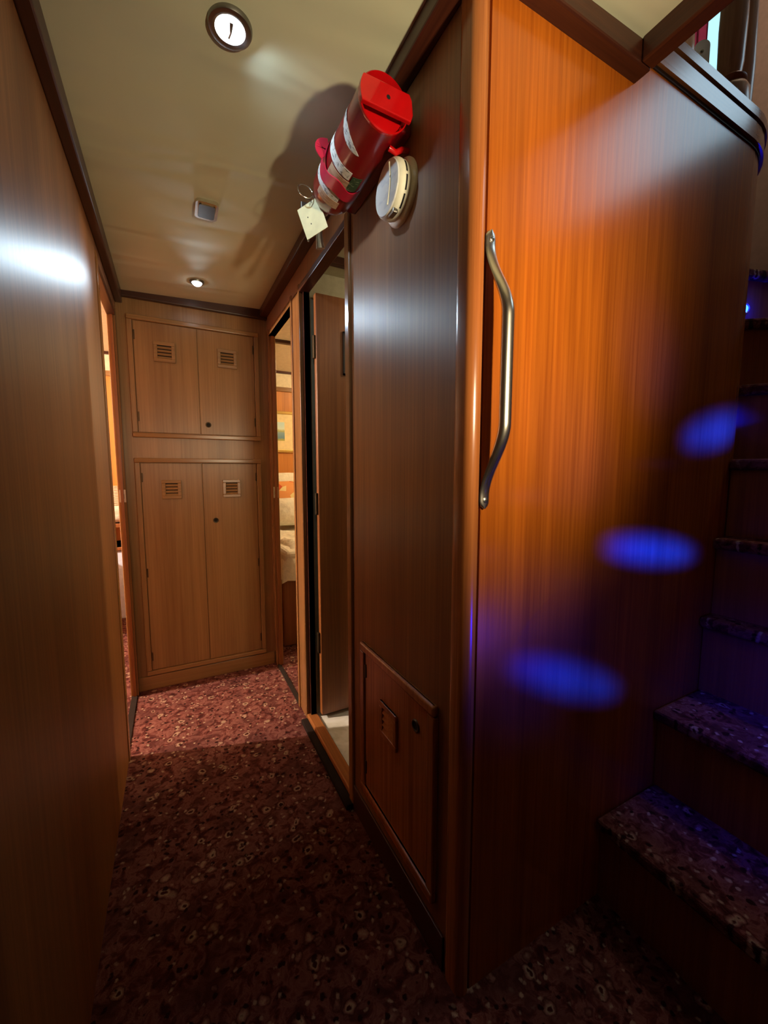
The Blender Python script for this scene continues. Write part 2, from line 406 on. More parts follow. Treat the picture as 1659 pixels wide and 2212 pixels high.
# ---- stair side panel: straight, then curling away round the stairs
RC, XC = 0.30, 1.405
def panel_path(off=0.0, n=22, xs=0.512, a_end=55):
    """points along the panel face, moved outwards (towards the stairs) by off"""
    pts = [(xs + (XC - xs) * i / 10.0, YP - off) for i in range(10)]
    for k in range(n + 1):
        a = math.radians(-90 + (90 + a_end) * k / n)
        pts.append((XC + (RC + off) * math.cos(a), YP + RC + (RC + off) * math.sin(a)))
    return pts
def band(off0, off1, z0, z1, xs=0.512):
    """a strip between two offsets of the panel path"""
    a, b = panel_path(off1, xs=xs), panel_path(off0, xs=xs); n = len(a)
    vs = [(x, y, z0) for x, y in a] + [(x, y, z1) for x, y in a] + [(x, y, z0) for x, y in b] + [(x, y, z1) for x, y in b]
    fs = []
    for i in range(n - 1):
        fs += [(i, i+1, n+i+1, n+i), (2*n+i, 3*n+i, 3*n+i+1, 2*n+i+1), (n+i, n+i+1, 3*n+i+1, 3*n+i), (i, 2*n+i, 2*n+i+1, i+1)]
    fs += [(0, n, 3*n, 2*n), (n-1, 3*n-1, 4*n-1, 2*n-1)]
    g = G(); g.add(vs, fs, False); g.smooth = [(k % 4) < 2 for k in range(len(fs))]
    return g
struct('wall_stair', band(-0.03, 0.0, 0, 1.97), M_panel)
coam = thing('stair_coaming', (0.95, YP, 1.966), 'dark varnished coaming with two grooves along the top of the curved stair panel', 'coaming')
obj('groove', band(-0.03, 0.003, 1.966, 1.977, 0.885), M_groove, coam)
obj('lower_band', band(-0.03, 0.010, 1.975, 2.017, 0.885), M_cap, coam)
obj('groove', band(-0.03, 0.005, 2.015, 2.026, 0.885), M_groove, coam)
obj('upper_band', band(-0.10, 0.014, 2.024, 2.046, 0.885), M_cap, coam)

# ---- ceiling trims
def prism_y(x0, x1, z0, z1, y0, y1, bev=0.004): return G().box(x0, x1, y0, y1, z0, z1, bev)
struct('trim_2', prism_y(XL, -0.168, 1.868, 1.935, -1.5, 2.283), M_trim)
struct('trim_3', prism_y(0.444, XR + 0.002, 1.906, 1.96, 0.60, 2.283), M_trim)
struct('trim_4', G().box(-0.196, 0.482, 2.258, 2.283, 1.895, 1.945, 0.004), M_trimx)
struct('trim_5', G().box(0.444, 0.904, 0.557, 0.597, 1.912, 2.04, 0.004), M_trimx)
struct('trim_6', prism_y(0.868, 0.904, 1.912, 2.04, -1.5, 0.556), M_trim)

# ------------------------------------------------------------------ doorways
# left cabin doorway
d1 = thing('door_1', (XL, 1.98, 0), 'narrow open doorway in the long plain wall, leading to the orange-lit cabin', 'doorway', kind='structure')
obj('jamb', G().box(XL - 0.032, XL + 0.004, 1.722, 1.757, 0, 1.84, 0.003), M_casing, d1)
obj('jamb', G().box(XL - 0.032, XL + 0.001, 2.236, 2.283, 0, 1.84, 0.003), M_casing, d1)
obj('door_stop', G().box(XL - 0.020, XL - 0.008, 2.226, 2.237, 0, 1.80), M_door, d1)
obj('head', G().box(XL - 0.032, XL + 0.002, 1.757, 2.236, 1.795, 1.82, 0.002), M_trim, d1)
def strike(parent, x, y, z, sx):
    p = obj('strike_plate', G().box(min(x, x + sx), max(x, x + sx), y - 0.004, y, z - 0.03, z + 0.03, 0.0015), M_chrome, parent, 'small chrome strike plate with a square hole')
    xm = x + sx * 0.5
    obj('latch_hole', G().box(xm - 0.006, xm + 0.006, y - 0.0048, y - 0.001, z - 0.012, z + 0.008), M_black, p)
strike(d1, XL - 0.026, 2.236, 0.985, 0.026)
struct('trim_7', G().box(XL - 0.03, XL - 0.004, 1.757, 2.236, 0.0, 0.006, 0.002), M_rubber)
# right cabin doorway
d2 = thing('door_2', (XR, 2.01, 0), 'open doorway beside the far lockers, leading to the bright bed cabin', 'doorway', kind='structure')
obj('jamb', G().box(XR - 0.003, XR + 0.034, 2.236, 2.283, 0, 1.84, 0.003), M_casing, d2)
obj('jamb', G().box(XR - 0.004, XR + 0.034, 1.772, 1.792, 0, 1.84, 0.003), M_casing, d2)
obj('door_stop', G().box(XR + 0.010, XR + 0.024, 2.226, 2.237, 0, 1.81), M_door, d2)
obj('head', G().box(XR - 0.003, XR + 0.034, 1.792, 2.236, 1.806, 1.83, 0.002), M_casing, d2)
strike(d2, XR + 0.002, 2.236, 0.985, 0.026)
struct('baseboard_bathroom', G().box(0.452, XR - 0.002, 1.132, 1.655, 0, 0.018, 0.003), M_rubber)
struct('trim_8', G().box(XR - 0.002, XR + 0.02, 1.792, 2.236, 0.0, 0.006, 0.002), M_rubber)
# bathroom doorway with its leaf standing open
d3 = thing('door_3', (XR, 1.41, 0), 'bathroom doorway with its plain dark teak door standing open inwards', 'doorway', kind='structure')
obj('jamb', G().box(XR - 0.008, XR + 0.036, 1.130, 1.166, 0, 1.84, 0.006, 3), M_casing, d3)
obj('jamb', G().box(XR - 0.004, XR + 0.036, 1.655, 1.672, 0, 1.84, 0.003), M_casing, d3)
obj('door_stop', G().box(XR + 0.012, XR + 0.036, 1.640, 1.656, 0, 1.82), M_trim, d3)
obj('head', G().box(XR - 0.004, XR + 0.036, 1.166, 1.655, 1.808, 1.832, 0.002), M_trim, d3)
leaf = obj('door_leaf', G().box(0.532, 1.02, 1.606, 1.636, 0.040, 1.800, 0.003), M_door, d3)
for z in (0.32, 0.92, 1.55):
    obj('hinge', G().box(0.522, 0.532, 1.612, 1.630, z, z + 0.09, 0.002), M_bronze, leaf)
obj('mirror_frame', G().box(0.645, 0.652, 1.600, 1.606, 1.495, 1.668).box(0.645, 0.95, 1.600, 1.606, 1.495, 1.502).box(0.645, 0.95, 1.600, 1.606, 1.661, 1.668), M_groove, leaf)
obj('sill', G().box(XR - 0.002, XR + 0.040, 1.135, 1.668, 0.0, 0.034, 0.004), M_sill, d3)
# bathroom shell
struct('wall_bathroom_far', G().box(0.52, 1.6, 1.655, 1.70, 0.0, 1.93), M_bathpaint)
struct('wall_bathroom_near', G().box(0.52, 1.6, 1.05, 1.09, 0.0, 1.93), M_bathpaint)
struct('wall_bathroom_side', G().box(1.55, 1.6, 1.05, 1.70, 0.0, 1.93), M_bathpaint)
struct('ceiling_bathroom', G().box(0.516, 1.6, 1.05, 1.70, 1.90, 1.94), M_bathpaint)
struct('trim_9', G().box(0.518, 1.55, 1.50, 1.53, 1.872, 1.90, 0.003), M_trimx)

# ------------------------------------------------------------------ far lockers
def louvre(parent, xc, zcn, w, h, y, mat=M_cabx):
    """framed vent with four sloping slats; front face towards -y"""
    f = 0.016; x0, x1, z0, z1 = xc - w/2, xc + w/2, zcn - h/2, zcn + h/2
    vent = obj('louvre_vent', G().box(x0, x1, y-0.007, y+0.001, z1-f, z1, 0.002).box(x0, x1, y-0.007, y+0.001, z0, z0+f, 0.002)
               .box(x0, x0+f, y-0.007, y+0.001, z0+f, z1-f, 0.002).box(x1-f, x1, y-0.007, y+0.001, z0+f, z1-f, 0.002), mat, parent)
    obj('vent_back', G().box(x0+f, x1-f, y-0.0008, y+0.0005, z0+f, z1-f), M_black, vent)
    ih = (z1 - z0 - 2*f) / 4; first = None
    for k in range(4):
        zz = z1 - f - (k + 0.92) * ih
        if first is None:
            g = G().add([(x0+f, y-0.006, zz), (x1-f, y-0.006, zz), (x1-f, y-0.001, zz+ih*0.62), (x0+f, y-0.001, zz+ih*0.62),
                         (x0+f, y-0.004, zz-0.002), (x1-f, y-0.004, zz-0.002)], [(0, 1, 2, 3), (0, 4, 5, 1)])
            first = obj('slat', g, mat, vent); z_first = zz
        else: share(first, 'slat', (0, 0, zz - z_first), vent)
    return vent
def finger_hole(parent, x, y, z, r=0.0125):
    M = axisM((x, y, z), (0, -1, 0))
    ring = obj('finger_ring', G().lathe([(r*0.72, 0.0), (r*0.74, 0.003), (r*0.95, 0.0035), (r*1.08, 0.002), (r*1.1, 0)], M, 24, True, False, False), M_bronze, parent, 'dark metal finger-pull ring')
    obj('hole', G().lathe([(0.0001, 0.0006), (r*0.74, 0.0006)], M, 20, False, False, False), M_black, ring)
def locker(name, label, x0, x1, z0, z1, xs, vents, hole, hinges, foot):
    y = YF; t = thing(name, ((x0+x1)/2, y, z0), label, 'cabinet')
    w = 0.022
    obj('frame_rail', G().box(x0, x1, y-0.016, y+0.004, z1-w, z1, 0.004, 3), M_cabx, t)
    obj('frame_rail', G().box(x0, x1, y-0.016, y+0.004, z0, z0+w, 0.004, 3), M_cabx, t)
    obj('frame_stile', G().box(x0, x0+w, y-0.012, y+0.004, z0+w, z1-w, 0.003), M_cab, t)
    obj('frame_stile', G().box(x1-w, x1, y-0.012, y+0.004, z0+w, z1-w, 0.003), M_cab, t)
    for k, (a, b) in enumerate(((x0+w+0.002, xs-0.0015), (xs+0.0015, x1-w-0.002))):
        d = obj('door', G().box(a, b, y-0.006, y+0.004, z0+w+0.002, z1-w-0.002, 0.002), M_cab, t)
        vx, vz, vw, vh = vents[k]; louvre(d, vx, vz, vw, vh, y-0.006)
        if k == 1: finger_hole(d, hole[0], y-0.006, hole[1])
        for hz in hinges:
            hx = a + 0.001 if k == 0 else b - 0.007
            obj('hinge', G().box(hx, hx+0.006, y-0.0085, y-0.005, hz-0.022, hz+0.022, 0.001), M_bronze, d)
    return t
locker('overhead_locker', 'upper wall locker with two square louvred doors close under the ceiling', -0.157, 0.434, 1.262, 1.824, 0.139,
       ((-0.006, 1.669, 0.092, 0.094), (0.277, 1.672, 0.094, 0.092)), (0.175, 1.336), (1.36, 1.735), 0)
locker('tall_locker', 'tall lower wall locker with two long doors standing above the carpet, below the smaller locker', -0.158, 0.430, 0.075, 1.164, 0.136,
       ((-0.005, 1.010, 0.086, 0.094), (0.276, 1.010, 0.089, 0.093)), (0.192, 0.844), (0.17, 0.60, 1.07), 0)
struct('baseboard_far', G().box(-0.20, 0.475, YF - 0.010, YF + 0.01, 0, 0.070, 0.002), M_cabx)

# ------------------------------------------------------------------ low hatch in the right wall
h = thing('locker_hatch', (XR, 0.865, 0.13), 'low square hatch with a bright top edge, louvre vent and finger hole near the carpet', 'hatch')
x = XR
def hbox(y0, y1, z0, z1, d, bev=0.003): return G().box(x - d, x + 0.003, y0, y1, z0, z1, bev)
hy0, hy1, hz0, hz1, hw = 0.674, 1.060, 0.13, 0.600, 0.026
obj('frame_rail', G().box(x - 0.014, x + 0.003, hy0, hy1, hz1 - hw, hz1, 0.007, 6), M_post, h)
obj('frame_rail', hbox(hy0, hy1, hz0, hz0 + hw, 0.014, 0.005), M_post, h)
obj('frame_stile', hbox(hy0, hy0 + hw, hz0 + hw, hz1 - hw, 0.012), M_post, h)
obj('frame_stile', hbox(hy1 - hw, hy1, hz0 + hw, hz1 - hw, 0.012), M_post, h)
hd = obj('door', hbox(hy0 + hw + 0.002, hy1 - hw - 0.002, hz0 + hw + 0.002, hz1 - hw - 0.002, 0.007, 0.002), M_post, h)
vy0, vy1, vz0, vz1, f_ = 0.838, 0.928, 0.388, 0.486, 0.015
xf = x - 0.007
vent = obj('louvre_vent', G().box(xf-0.007, xf+0.001, vy0, vy1, vz1-f_, vz1, 0.002).box(xf-0.007, xf+0.001, vy0, vy1, vz0, vz0+f_, 0.002)
           .box(xf-0.007, xf+0.001, vy0, vy0+f_, vz0+f_, vz1-f_, 0.002).box(xf-0.007, xf+0.001, vy1-f_, vy1, vz0+f_, vz1-f_, 0.002), M_post, hd)
obj('vent_back', G().box(xf-0.0008, xf+0.0005, vy0+f_, vy1-f_, vz0+f_, vz1-f_), M_black, vent)
ih = (vz1 - vz0 - 2*f_) / 4; first = None
for k in range(4):
    zz = vz1 - f_ - (k + 0.92) * ih
    if first is None:
        first = obj('slat', G().add([(xf-0.006, vy0+f_, zz), (xf-0.006, vy1-f_, zz), (xf-0.001, vy1-f_, zz+ih*.62), (xf-0.001, vy0+f_, zz+ih*.62),
                    (xf-0.004, vy0+f_, zz-0.002), (xf-0.004, vy1-f_, zz-0.002)], [(0, 1, 2, 3), (0, 4, 5, 1)]), M_post, vent); z_first = zz
    else: share(first, 'slat', (0, 0, zz - z_first), vent)
M = axisM((xf, 0.752, 0.512), (-1, 0, 0)); r = 0.014
ring = obj('finger_ring', G().lathe([(r*0.72, 0), (r*0.74, 0.003), (r*0.95, 0.0035), (r*1.08, 0.002), (r*1.1, 0)], M, 24, True, False, False), M_bronze, hd)
obj('hole', G().lathe([(0.0001, 0.0006), (r*0.74, 0.0006)], M, 20, False, False, False), M_black, ring)
for hz in (0.22, 0.52): obj('hinge', G().box(xf-0.003, xf+0.001, hy1-hw-0.010, hy1-hw-0.004, hz-0.02, hz+0.02, 0.001), M_bronze, hd)
struct('baseboard_right', G().box(XR - 0.006, XR + 0.002, 0.640, 1.130, 0, 0.085, 0.002), M_trim)

# ------------------------------------------------------------------ ceiling fittings
def downlight(name, x, y, r, label, lens, power, tgt, angle):
    z = zc(x); M = axisM((x, y, z + 0.001), (0, 0, -1), (1, 0, 0))
    t = thing(name, (x, y, z), label, 'ceiling light', 'recessed ceiling lights')
    obj('bezel', G().lathe([(r, 0), (r*1.0, 0.004), (r*0.95, 0.008), (r*0.80, 0.0095), (r*0.68, 0.008), (r*0.64, 0.003), (r*0.64, 0.0)], M, 40, True, False, False), M_nickel, t)
    obj('lens', G().lathe([(0.0001, 0.0045), (r*0.45, 0.0042), (r*0.645, 0.003)], M, 32, True, False, False), lens, t)
    return t, z
t, z = downlight('downlight', 0.135, 0.884, 0.040, 'round recessed ceiling light with a dark ring, nearest the top of the picture', M_lens, 0, None, 0)
obj('lamp_pin', G().tube([(0.135, 0.868, z - 0.008), (0.135, 0.872, z - 0.011), (0.136, 0.884, z - 0.010), (0.134, 0.898, z - 0.009)], lambda i: (0.0042, 0.0036, 0.0022, 0.0018)[i], 8), M_nickel, t)
lamp('downlight_light', 'SPOT', (0.135, 0.884, z - 0.014), 5.0, COOL, 0.015, (0.42, 1.05, 1.76), 110, 1.0)
t, z = downlight('downlight', 0.135, 2.041, 0.030, 'small round ceiling light glaring white above the far lockers', M_lens_far, 0, None, 0)
obj('eyeball_glare', G().lathe([(0.0001, 0.020), (0.010, 0.0187), (0.017, 0.014), (0.021, 0.007), (0.0215, 0.0)], axisM((0.135, 2.041, z + 0.001), (0, 0, -1), (1, 0, 0)), 24, True, False, False), M_lens_far, t)  # glowing dome, bulged so that the lamp's glare shows larger
lamp('downlight_light_far', 'SPOT', (0.135, 2.041, z - 0.026), 24.0, COOL, 0.018, (0.135, 0.9, 1.40), 74, 1.0)
t = thing('ceiling_speaker_plate', (0.135, 1.480, zc(0.135)), 'small square metal plate with rounded corners set in the ceiling between the lights', 'plate')
g = G().extrude(rrect(0.135-0.033, 0.135+0.033, 1.48-0.048, 1.48+0.048, 0.014, 5), zc(0.135)-0.010, zc(0.135)+0.002)
obj('rim', g, M_steel, t)
g = G().extrude(rrect(0.135-0.024, 0.135+0.024, 1.48-0.036, 1.48+0.036, 0.008, 4), zc(0.135)-0.0125, zc(0.135)-0.004)
obj('plate_centre', g, M_bronze, t)

# ------------------------------------------------------------------ grab handle on the stair panel
hx, y0 = 0.521, YP
t = thing('grab_handle', (hx, y0, 1.046), 'long polished steel grab handle bowed off the orange panel', 'handle')
pts, wid, thk = [], [], []
n = 110
for i in range(n + 1):
    u = i / n; zz = 1.030 + (1.522 - 1.030) * u
    e = min(u, 1 - u)
    s_ = max(0.0, min(1.0, (e - 0.045) / 0.27)); s_ = s_*s_*(3 - 2*s_)
    pts.append((hx - 0.004*(1-s_), y0 - 0.004 - 0.044 * s_, zz))
    rr = min(1.0, e / 0.03); tip = math.sqrt(max(0.02, 1 - (1 - rr) ** 2))
    wid.append((0.0115 + 0.0005 * s_) * tip); thk.append(0.0032 + 0.0062 * s_)
ringp = [(math.cos(2*PI*k/14), math.sin(2*PI*k/14)) for k in range(14)]
g = G().sweep(pts, lambda i: [(a * wid[i], b * thk[i]) for a, b in ringp], True, False, True, upv=(0, 1, 0))
obj('bar', g, M_steel, t)
for zz in (1.046, 1.506):
    M = axisM((hx - 0.004, y0 - 0.0072, zz), (0, -1, 0))
    scw = obj('screw', G().lathe([(0.0052, 0), (0.0050, 0.0012), (0.003, 0.002), (0.0001, 0.0022)], M, 16, True, False, False), M_chrome, t)
    obj('slot', G().box(hx - 0.0075, hx - 0.0005, y0 - 0.0097, y0 - 0.0090, zz - 0.0006, zz + 0.0006), M_black, scw)

# ------------------------------------------------------------------ fire extinguisher, lying along the wall under the ceiling
ex, ez, ey, er = 0.404, 1.822, 0.775, 0.0540
t = thing('fire_extinguisher', (ex, ey, ez), 'red fire extinguisher strapped lengthwise high on the wall under the ceiling', 'fire extinguisher')
MY = axisM((ex, ey, ez), (0, 1, 0), (0, 0, 1))
obj('cylinder', G().lathe([(er, 0.005), (er, 0.272), (er*0.97, 0.290), (er*0.82, 0.311), (er*0.55, 0.328), (er*0.36, 0.336), (er*0.34, 0.355)], MY, 48, True, False, True), M_red_shaded, t)
sk = obj('base_cup', G().lathe([(0.0001, 0.016), (er*0.88, 0.016), (er*0.93, 0.004), (er*0.97, -0.002), (er*1.01, 0.0), (er*1.012, 0.003), (er*1.0, 0.006)], MY, 48, True, False, False), M_red, t)
# flat bracket tongue across the base
zt0, zt1, rt_ = -0.020, 0.028, er * 1.03
tp = [(0.056, zt0 - 0.002), (0.061, zt0 + 0.012), (0.058, zt1 - 0.010), (0.052, zt1)]
a1_, a0_ = PI - math.asin(zt1 / rt_), PI - math.asin(zt0 / rt_)
tp += [(rt_ * math.cos(a1_ + (a0_ - a1_) * k / 12), rt_ * math.sin(a1_ + (a0_ - a1_) * k / 12)) for k in range(13)]
bm = bmesh.new()
MB = axisM((ex, ey - 0.010, ez), (0, 1, 0), (1, 0, 0))
lo_ = [bm.verts.new((a, -b, 0.0)) for a, b in tp]; hi_ = [bm.verts.new((a, -b, 0.010)) for a, b in tp]
bm.faces.new(lo_[::-1]); bm.faces.new(hi_)
for k in range(len(tp)): bm.faces.new((lo_[k], lo_[(k+1) % len(tp)], hi_[(k+1) % len(tp)], hi_[k]))
bmesh.ops.bevel(bm, geom=[e for e in bm.edges if e.verts[0].co.z == e.verts[1].co.z], offset=0.002, segments=2, profile=0.5, affect='EDGES')
obj('base_tongue', G().bm(bm, False, MB), M_red, t)
Mh = axisM((ex + 0.004, ey - 0.0102, ez + 0.004), (0, -1, 0))
obj('tongue_hole', G().lathe([(0.0001, 0.0004), (0.0042, 0.0004)], Mh, 16, False, False, False), M_black, t)
def shell(y0, y1, r, a0, a1, n=26, prof=None, thick=0.0008):
    """a curved piece of sheet lying on the cylinder; angles in degrees, 180 faces into the corridor, 270 faces down"""
    g = G(); outer, inner = [], []
    ks = 1 if prof is None else 10
    rows = []
    for i in range(n + 1):
        a = math.radians(a0 + (a1 - a0) * i / n); u = i / n
        ya, yb = (y0, y1) if prof is None else prof(u)
        rows.append([(a, ya), (a, yb)])
    vs = []
    for (a, ya), (_, yb) in rows:
        for rr in (r, r + thick):
            for yy in (ya, yb): vs.append((ex + rr*math.cos(a), yy, ez + rr*math.sin(a)))
    fs = []
    for i in range(n):
        b0, b1 = i*4, (i+1)*4
        fs += [(b0+2, b1+2, b1+3, b0+3), (b0, b0+1, b1+1, b1), (b0, b1, b1+2, b0+2), (b0+1, b0+3, b1+3, b1+1)]
    return g.add(vs, fs, True)
lab = obj('logo_label', shell(0, 0, er + 0.0004, 160, 250, 26, lambda u: (0.838 - 0.010*math.sin(PI*u)**0.8 + 0.020*u, 0.838 + 0.012*math.sin(PI*u)**0.8 + 0.020*u)), M_label, t, 'pale leaf-shaped label')
obj('instruction_label', shell(0.908, 0.932, er + 0.0004, 130, 258), M_label, t, 'silver printed band')
obj('instruction_label', shell(0.936, 0.972, er + 0.0008, 205, 262), M_label2, t)
obj('instruction_label', shell(0.990, 1.020, er + 0.0004, 150, 262), M_label, t)
obj('instruction_label', shell(1.016, 1.040, er + 0.0009, 205, 268), M_label2, t)
obj('pressure_label', shell(0.915, 0.962, er + 0.0010, 262, 288), M_green, t, 'small dark green label')
# strap with wavy edges, standing off the wall
def wavy(u):
    w = 0.011 * math.sin(u * 5 * PI); return (0.958 + w * 0.8, 0.994 + w * 0.5)
sp = obj('strap', shell(0, 0, er + 0.002, 100, 300, 60, wavy, 0.0022), M_strap, t, 'magenta-red strap')
def loop(yc, a0):
    pts = []
    for k in range(13):
        a = k / 12 * PI
        rr = er + 0.003 + 0.013 * math.sin(a); an = math.radians(a0 + 26 * k / 12)
        pts.append((ex + rr*math.cos(an), yc, ez + rr*math.sin(an)))
    return pts
obj('strap_clip', G().sweep(loop(0.962, 150), lambda i: [(-0.013, -0.0012), (0.013, -0.0012), (0.013, 0.0012), (-0.013, 0.0012)], True, upv=(0, 1, 0)), M_strap, sp)
obj('wall_bracket', G().box(ex + er - 0.004, XR, 0.80, 1.10, ez - 0.016, ez + 0.016, 0.003), M_red_shaded, t)
obj('bracket_lip', G().tube([(ex + 0.030, 0.812, ez - er + 0.006), (ex + 0.046, 0.812, ez - er + 0.002), (ex + 0.060, 0.812, ez - er + 0.012), (XR, 0.812, ez - er + 0.016)], 0.006, 10), M_red, t)
vy = ey + 0.348
obj('valve', G().lathe([(0.018, 0), (0.018, 0.022), (0.014, 0.026), (0.014, 0.045), (0.010, 0.050)], axisM((ex, vy, ez), (0, 1, 0)), 20), M_nickel, t)
obj('lever', G().box(ex - 0.060, ex + 0.006, vy + 0.026, vy + 0.034, ez - 0.009, ez + 0.009, 0.002), M_nickel, t)
obj('lever', G().box(ex - 0.055, ex + 0.006, vy + 0.044, vy + 0.050, ez - 0.009, ez + 0.009, 0.002), M_bronze, t)
obj('gauge', G().lathe([(0.013, 0), (0.013, 0.008), (0.010, 0.010), (0.0001, 0.010)], axisM((ex - 0.016, vy + 0.012, ez), (-1, 0, 0)), 20), M_chrome, t)
obj('nozzle', G().tube([(ex - 0.004, vy + 0.03, ez - 0.006), (ex - 0.008, vy + 0.034, ez - 0.03), (ex - 0.004, vy + 0.040, ez - 0.072), (ex, vy + 0.044, ez - 0.092)], lambda i: (0.006, 0.0075, 0.010, 0.0125)[i], 14), M_chrome, t)
obj('nozzle_clip', G().tube([(ex - 0.030, vy + 0.02, ez - 0.012), (ex - 0.034, vy + 0.024, ez - 0.05), (ex - 0.040, vy + 0.03, ez - 0.09)], 0.0026, 8), M_nickel, t)
cpt = Vector((ex - 0.062, vy - 0.02, ez + 0.006))
obj('pin_ring', G().tube([cpt + Vector((0.019*math.cos(a), 0.010*math.sin(a)*0.6, 0.019*math.sin(a))) for a in [2*PI*k/24 for k in range(24)]], 0.0013, 7, True), M_steel, t)
obj('pin', G().tube([cpt + Vector((0.018, 0, 0.004)), (ex - 0.02, vy + 0.02, ez + 0.012), (ex, vy + 0.022, ez + 0.012)], 0.0016, 6), M_steel, t)
# paper tag hanging from the pin ring
tg = thing('inspection_tag', (ex - 0.046, vy - 0.014, ez - 0.02), 'cream square paper tag hanging from the fire extinguisher', 'tag')
c0 = Vector((ex - 0.040, vy - 0.010, ez - 0.050)); ax = Vector((0.62, -0.66, 0.32)).normalized(); az = Vector((0.30, -0.28, -0.9)).normalized()
nrm = ax.cross(az).normalized(); az = nrm.cross(ax).normalized() * 1.0
def quad(c, hw, hh, d=0.0006):
    g = G(); P = [c + ax*a*hw + az*b*hh for a, b in ((-1, -1), (1, -1), (1, 1), (-1, 1))]
    return g.add([p - nrm*d for p in P] + [p + nrm*d for p in P], [(3, 2, 1, 0), (4, 5, 6, 7), (0, 1, 5, 4), (1, 2, 6, 5), (2, 3, 7, 6), (3, 0, 4, 7)])
obj('card', quad(c0, 0.033, 0.042), M_paper, tg)
for a, b in ((-0.35, -0.25), (-0.25, 0.30)):
    obj('mark', quad(c0 + ax*a*0.031 + az*b*0.036, 0.0012, 0.0016, 0.0009), M_black, tg)
obj('tie', G().tube([c0 - az*0.036 + ax*0.012, (cpt + c0 - az*0.036) / 2 + Vector((0.01, 0, 0)), cpt + Vector((0, 0, -0.019))], 0.0008, 5), M_nickel, tg)

# ------------------------------------------------------------------ smoke alarm
ay, az_, ar = 0.838, 1.713, 0.065
t = thing('smoke_alarm', (XR, ay, az_), 'round off-white smoke alarm on the wall below the fire extinguisher', 'smoke alarm')
MX = axisM((XR, ay, az_), (-1, 0, 0), (0, 0, 1))
obj('base_plate', G().lathe([(ar, 0), (ar*1.0, 0.004), (ar*0.96, 0.008), (ar*0.86, 0.010)], MX, 56), M_cream, t)
obj('body', G().lathe([(ar*0.84, 0.009), (ar*0.88, 0.016), (ar*0.885, 0.028), (ar*0.86, 0.035), (ar*0.80, 0.038)], MX, 56), M_cream, t)
obj('face', G().lathe([(ar*0.82, 0.0375), (ar*0.80, 0.040), (ar*0.70, 0.0415), (0.0001, 0.0425)], MX, 56), M_alarmface, t, 'grey-white printed face')
# raised crescent on the face towards the stairs and the curved ridge at its edge
ridge = [MX @ Vector((-0.040 + 0.080*k/14, -0.010 - 0.012*math.sin(PI*k/14)*0.7 - 0.008*(k/14), 0.0425)) for k in range(15)]
obj('face_ridge', G().tube(ridge, 0.0022, 8), M_cream, t)
for a0 in (-152, -118, -84, -50):
    g = G(); vs = []
    for k in range(7):
        a = math.radians(a0 + 28 * k / 6)
        for hh in (0.0195, 0.0235): vs.append(MX @ Vector((ar*0.8875*math.cos(a), ar*0.8875*math.sin(a), hh)))
    g.add(vs, [(2*k, 2*k+2, 2*k+3, 2*k+1) for k in range(6)], True)
    obj('vent_slot', g, M_black, t)
MXb = MX @ Matrix.Translation((-ar*0.78, -0.012, 0.030))
bm = bmesh.new(); bmesh.ops.create_cube(bm, size=1.0); bmesh.ops.scale(bm, vec=(0.018, 0.026, 0.012), verts=bm.verts)
bmesh.ops.bevel(bm, geom=list(bm.edges), offset=0.003, segments=2, profile=0.5, affect='EDGES')
obj('test_button', G().bm(bm, False, MXb), M_nickel, t)

# ------------------------------------------------------------------ stairs winding round the panel
RISE, NOSE = 0.227, 0.032
st = thing('staircase', (1.30, 0.25, 0), 'dark carpeted winding stairs climbing round the curved teak panel under blue lights', 'stairs')
Q = (XC, YP + RC)                              # winding centre
def edge(k):
    """inner and outer end of the nosing of step k (1 = lowest)"""
    if k <= 3:
        x = 0.935 + (k - 1) * 0.225 - (0.02 if k == 3 else 0)
        return (x, YP - 0.002), (x, -0.14)
    a = math.radians((-90, -78, -58, -38, -16, 6, 26)[k - 4])
    ro = 1.03
    return (Q[0] + (RC + 0.002)*math.cos(a), Q[1] + (RC + 0.002)*math.sin(a)), (Q[0] + ro*math.cos(a) , Q[1] + ro*math.sin(a))
for k in range(1, 10):
    zt = RISE * k
    (ix, iy), (ox, oy) = edge(k); (jx, jy), (px, py) = edge(k + 1)
    d = Vector((ox - ix, oy - iy, 0)).normalized(); nrm_ = Vector((d.y, -d.x, 0))
    if nrm_.dot(Vector((jx - ix + px - ox, jy - iy + py - oy, 0))) > 0: nrm_ = -nrm_
    ov = nrm_ * 0.022
    quad_ = [(ix + ov.x, iy + ov.y), (ox + ov.x, oy + ov.y), (px - ov.x*0.4, py - ov.y*0.4), (jx - ov.x*0.4, jy - ov.y*0.4)]
    bm = bmesh.new(); lo = [bm.verts.new((a, b, zt - NOSE)) for a, b in quad_]; hi = [bm.verts.new((a, b, zt)) for a, b in quad_]
    bm.faces.new(lo[::-1]); bm.faces.new(hi)
    for i in range(4): bm.faces.new((lo[i], lo[(i+1) % 4], hi[(i+1) % 4], hi[i]))
    bmesh.ops.bevel(bm, geom=[e for e in bm.edges if e.verts[0].co.z == e.verts[1].co.z], offset=0.008, segments=2, profile=0.5, affect='EDGES')
    obj('tread', G().bm(bm), M_carpet, st)
    th = nrm_ * -0.02
    g = G(); zb = 0.0 if k == 1 else RISE * (k - 1)
    P = [(ix, iy), (ox, oy), (ox + th.x, oy + th.y), (ix + th.x, iy + th.y)]
    g.extrude(P, zb - 0.002, zt - NOSE)
    obj('riser', g, M_door, st)
struct('wall_stair_near', G().box(0.93, 2.5, -0.19, -0.15, 0, 2.04), M_door)
struct('wall_stair_outer', G().box(2.44, 2.48, -0.19, 0.70, 0, 2.04).box(2.44, 2.48, 0.70, 1.24, 0, 2.62).box(2.44, 2.48, 1.24, 2.0, 0, 2.3), M_salwall)
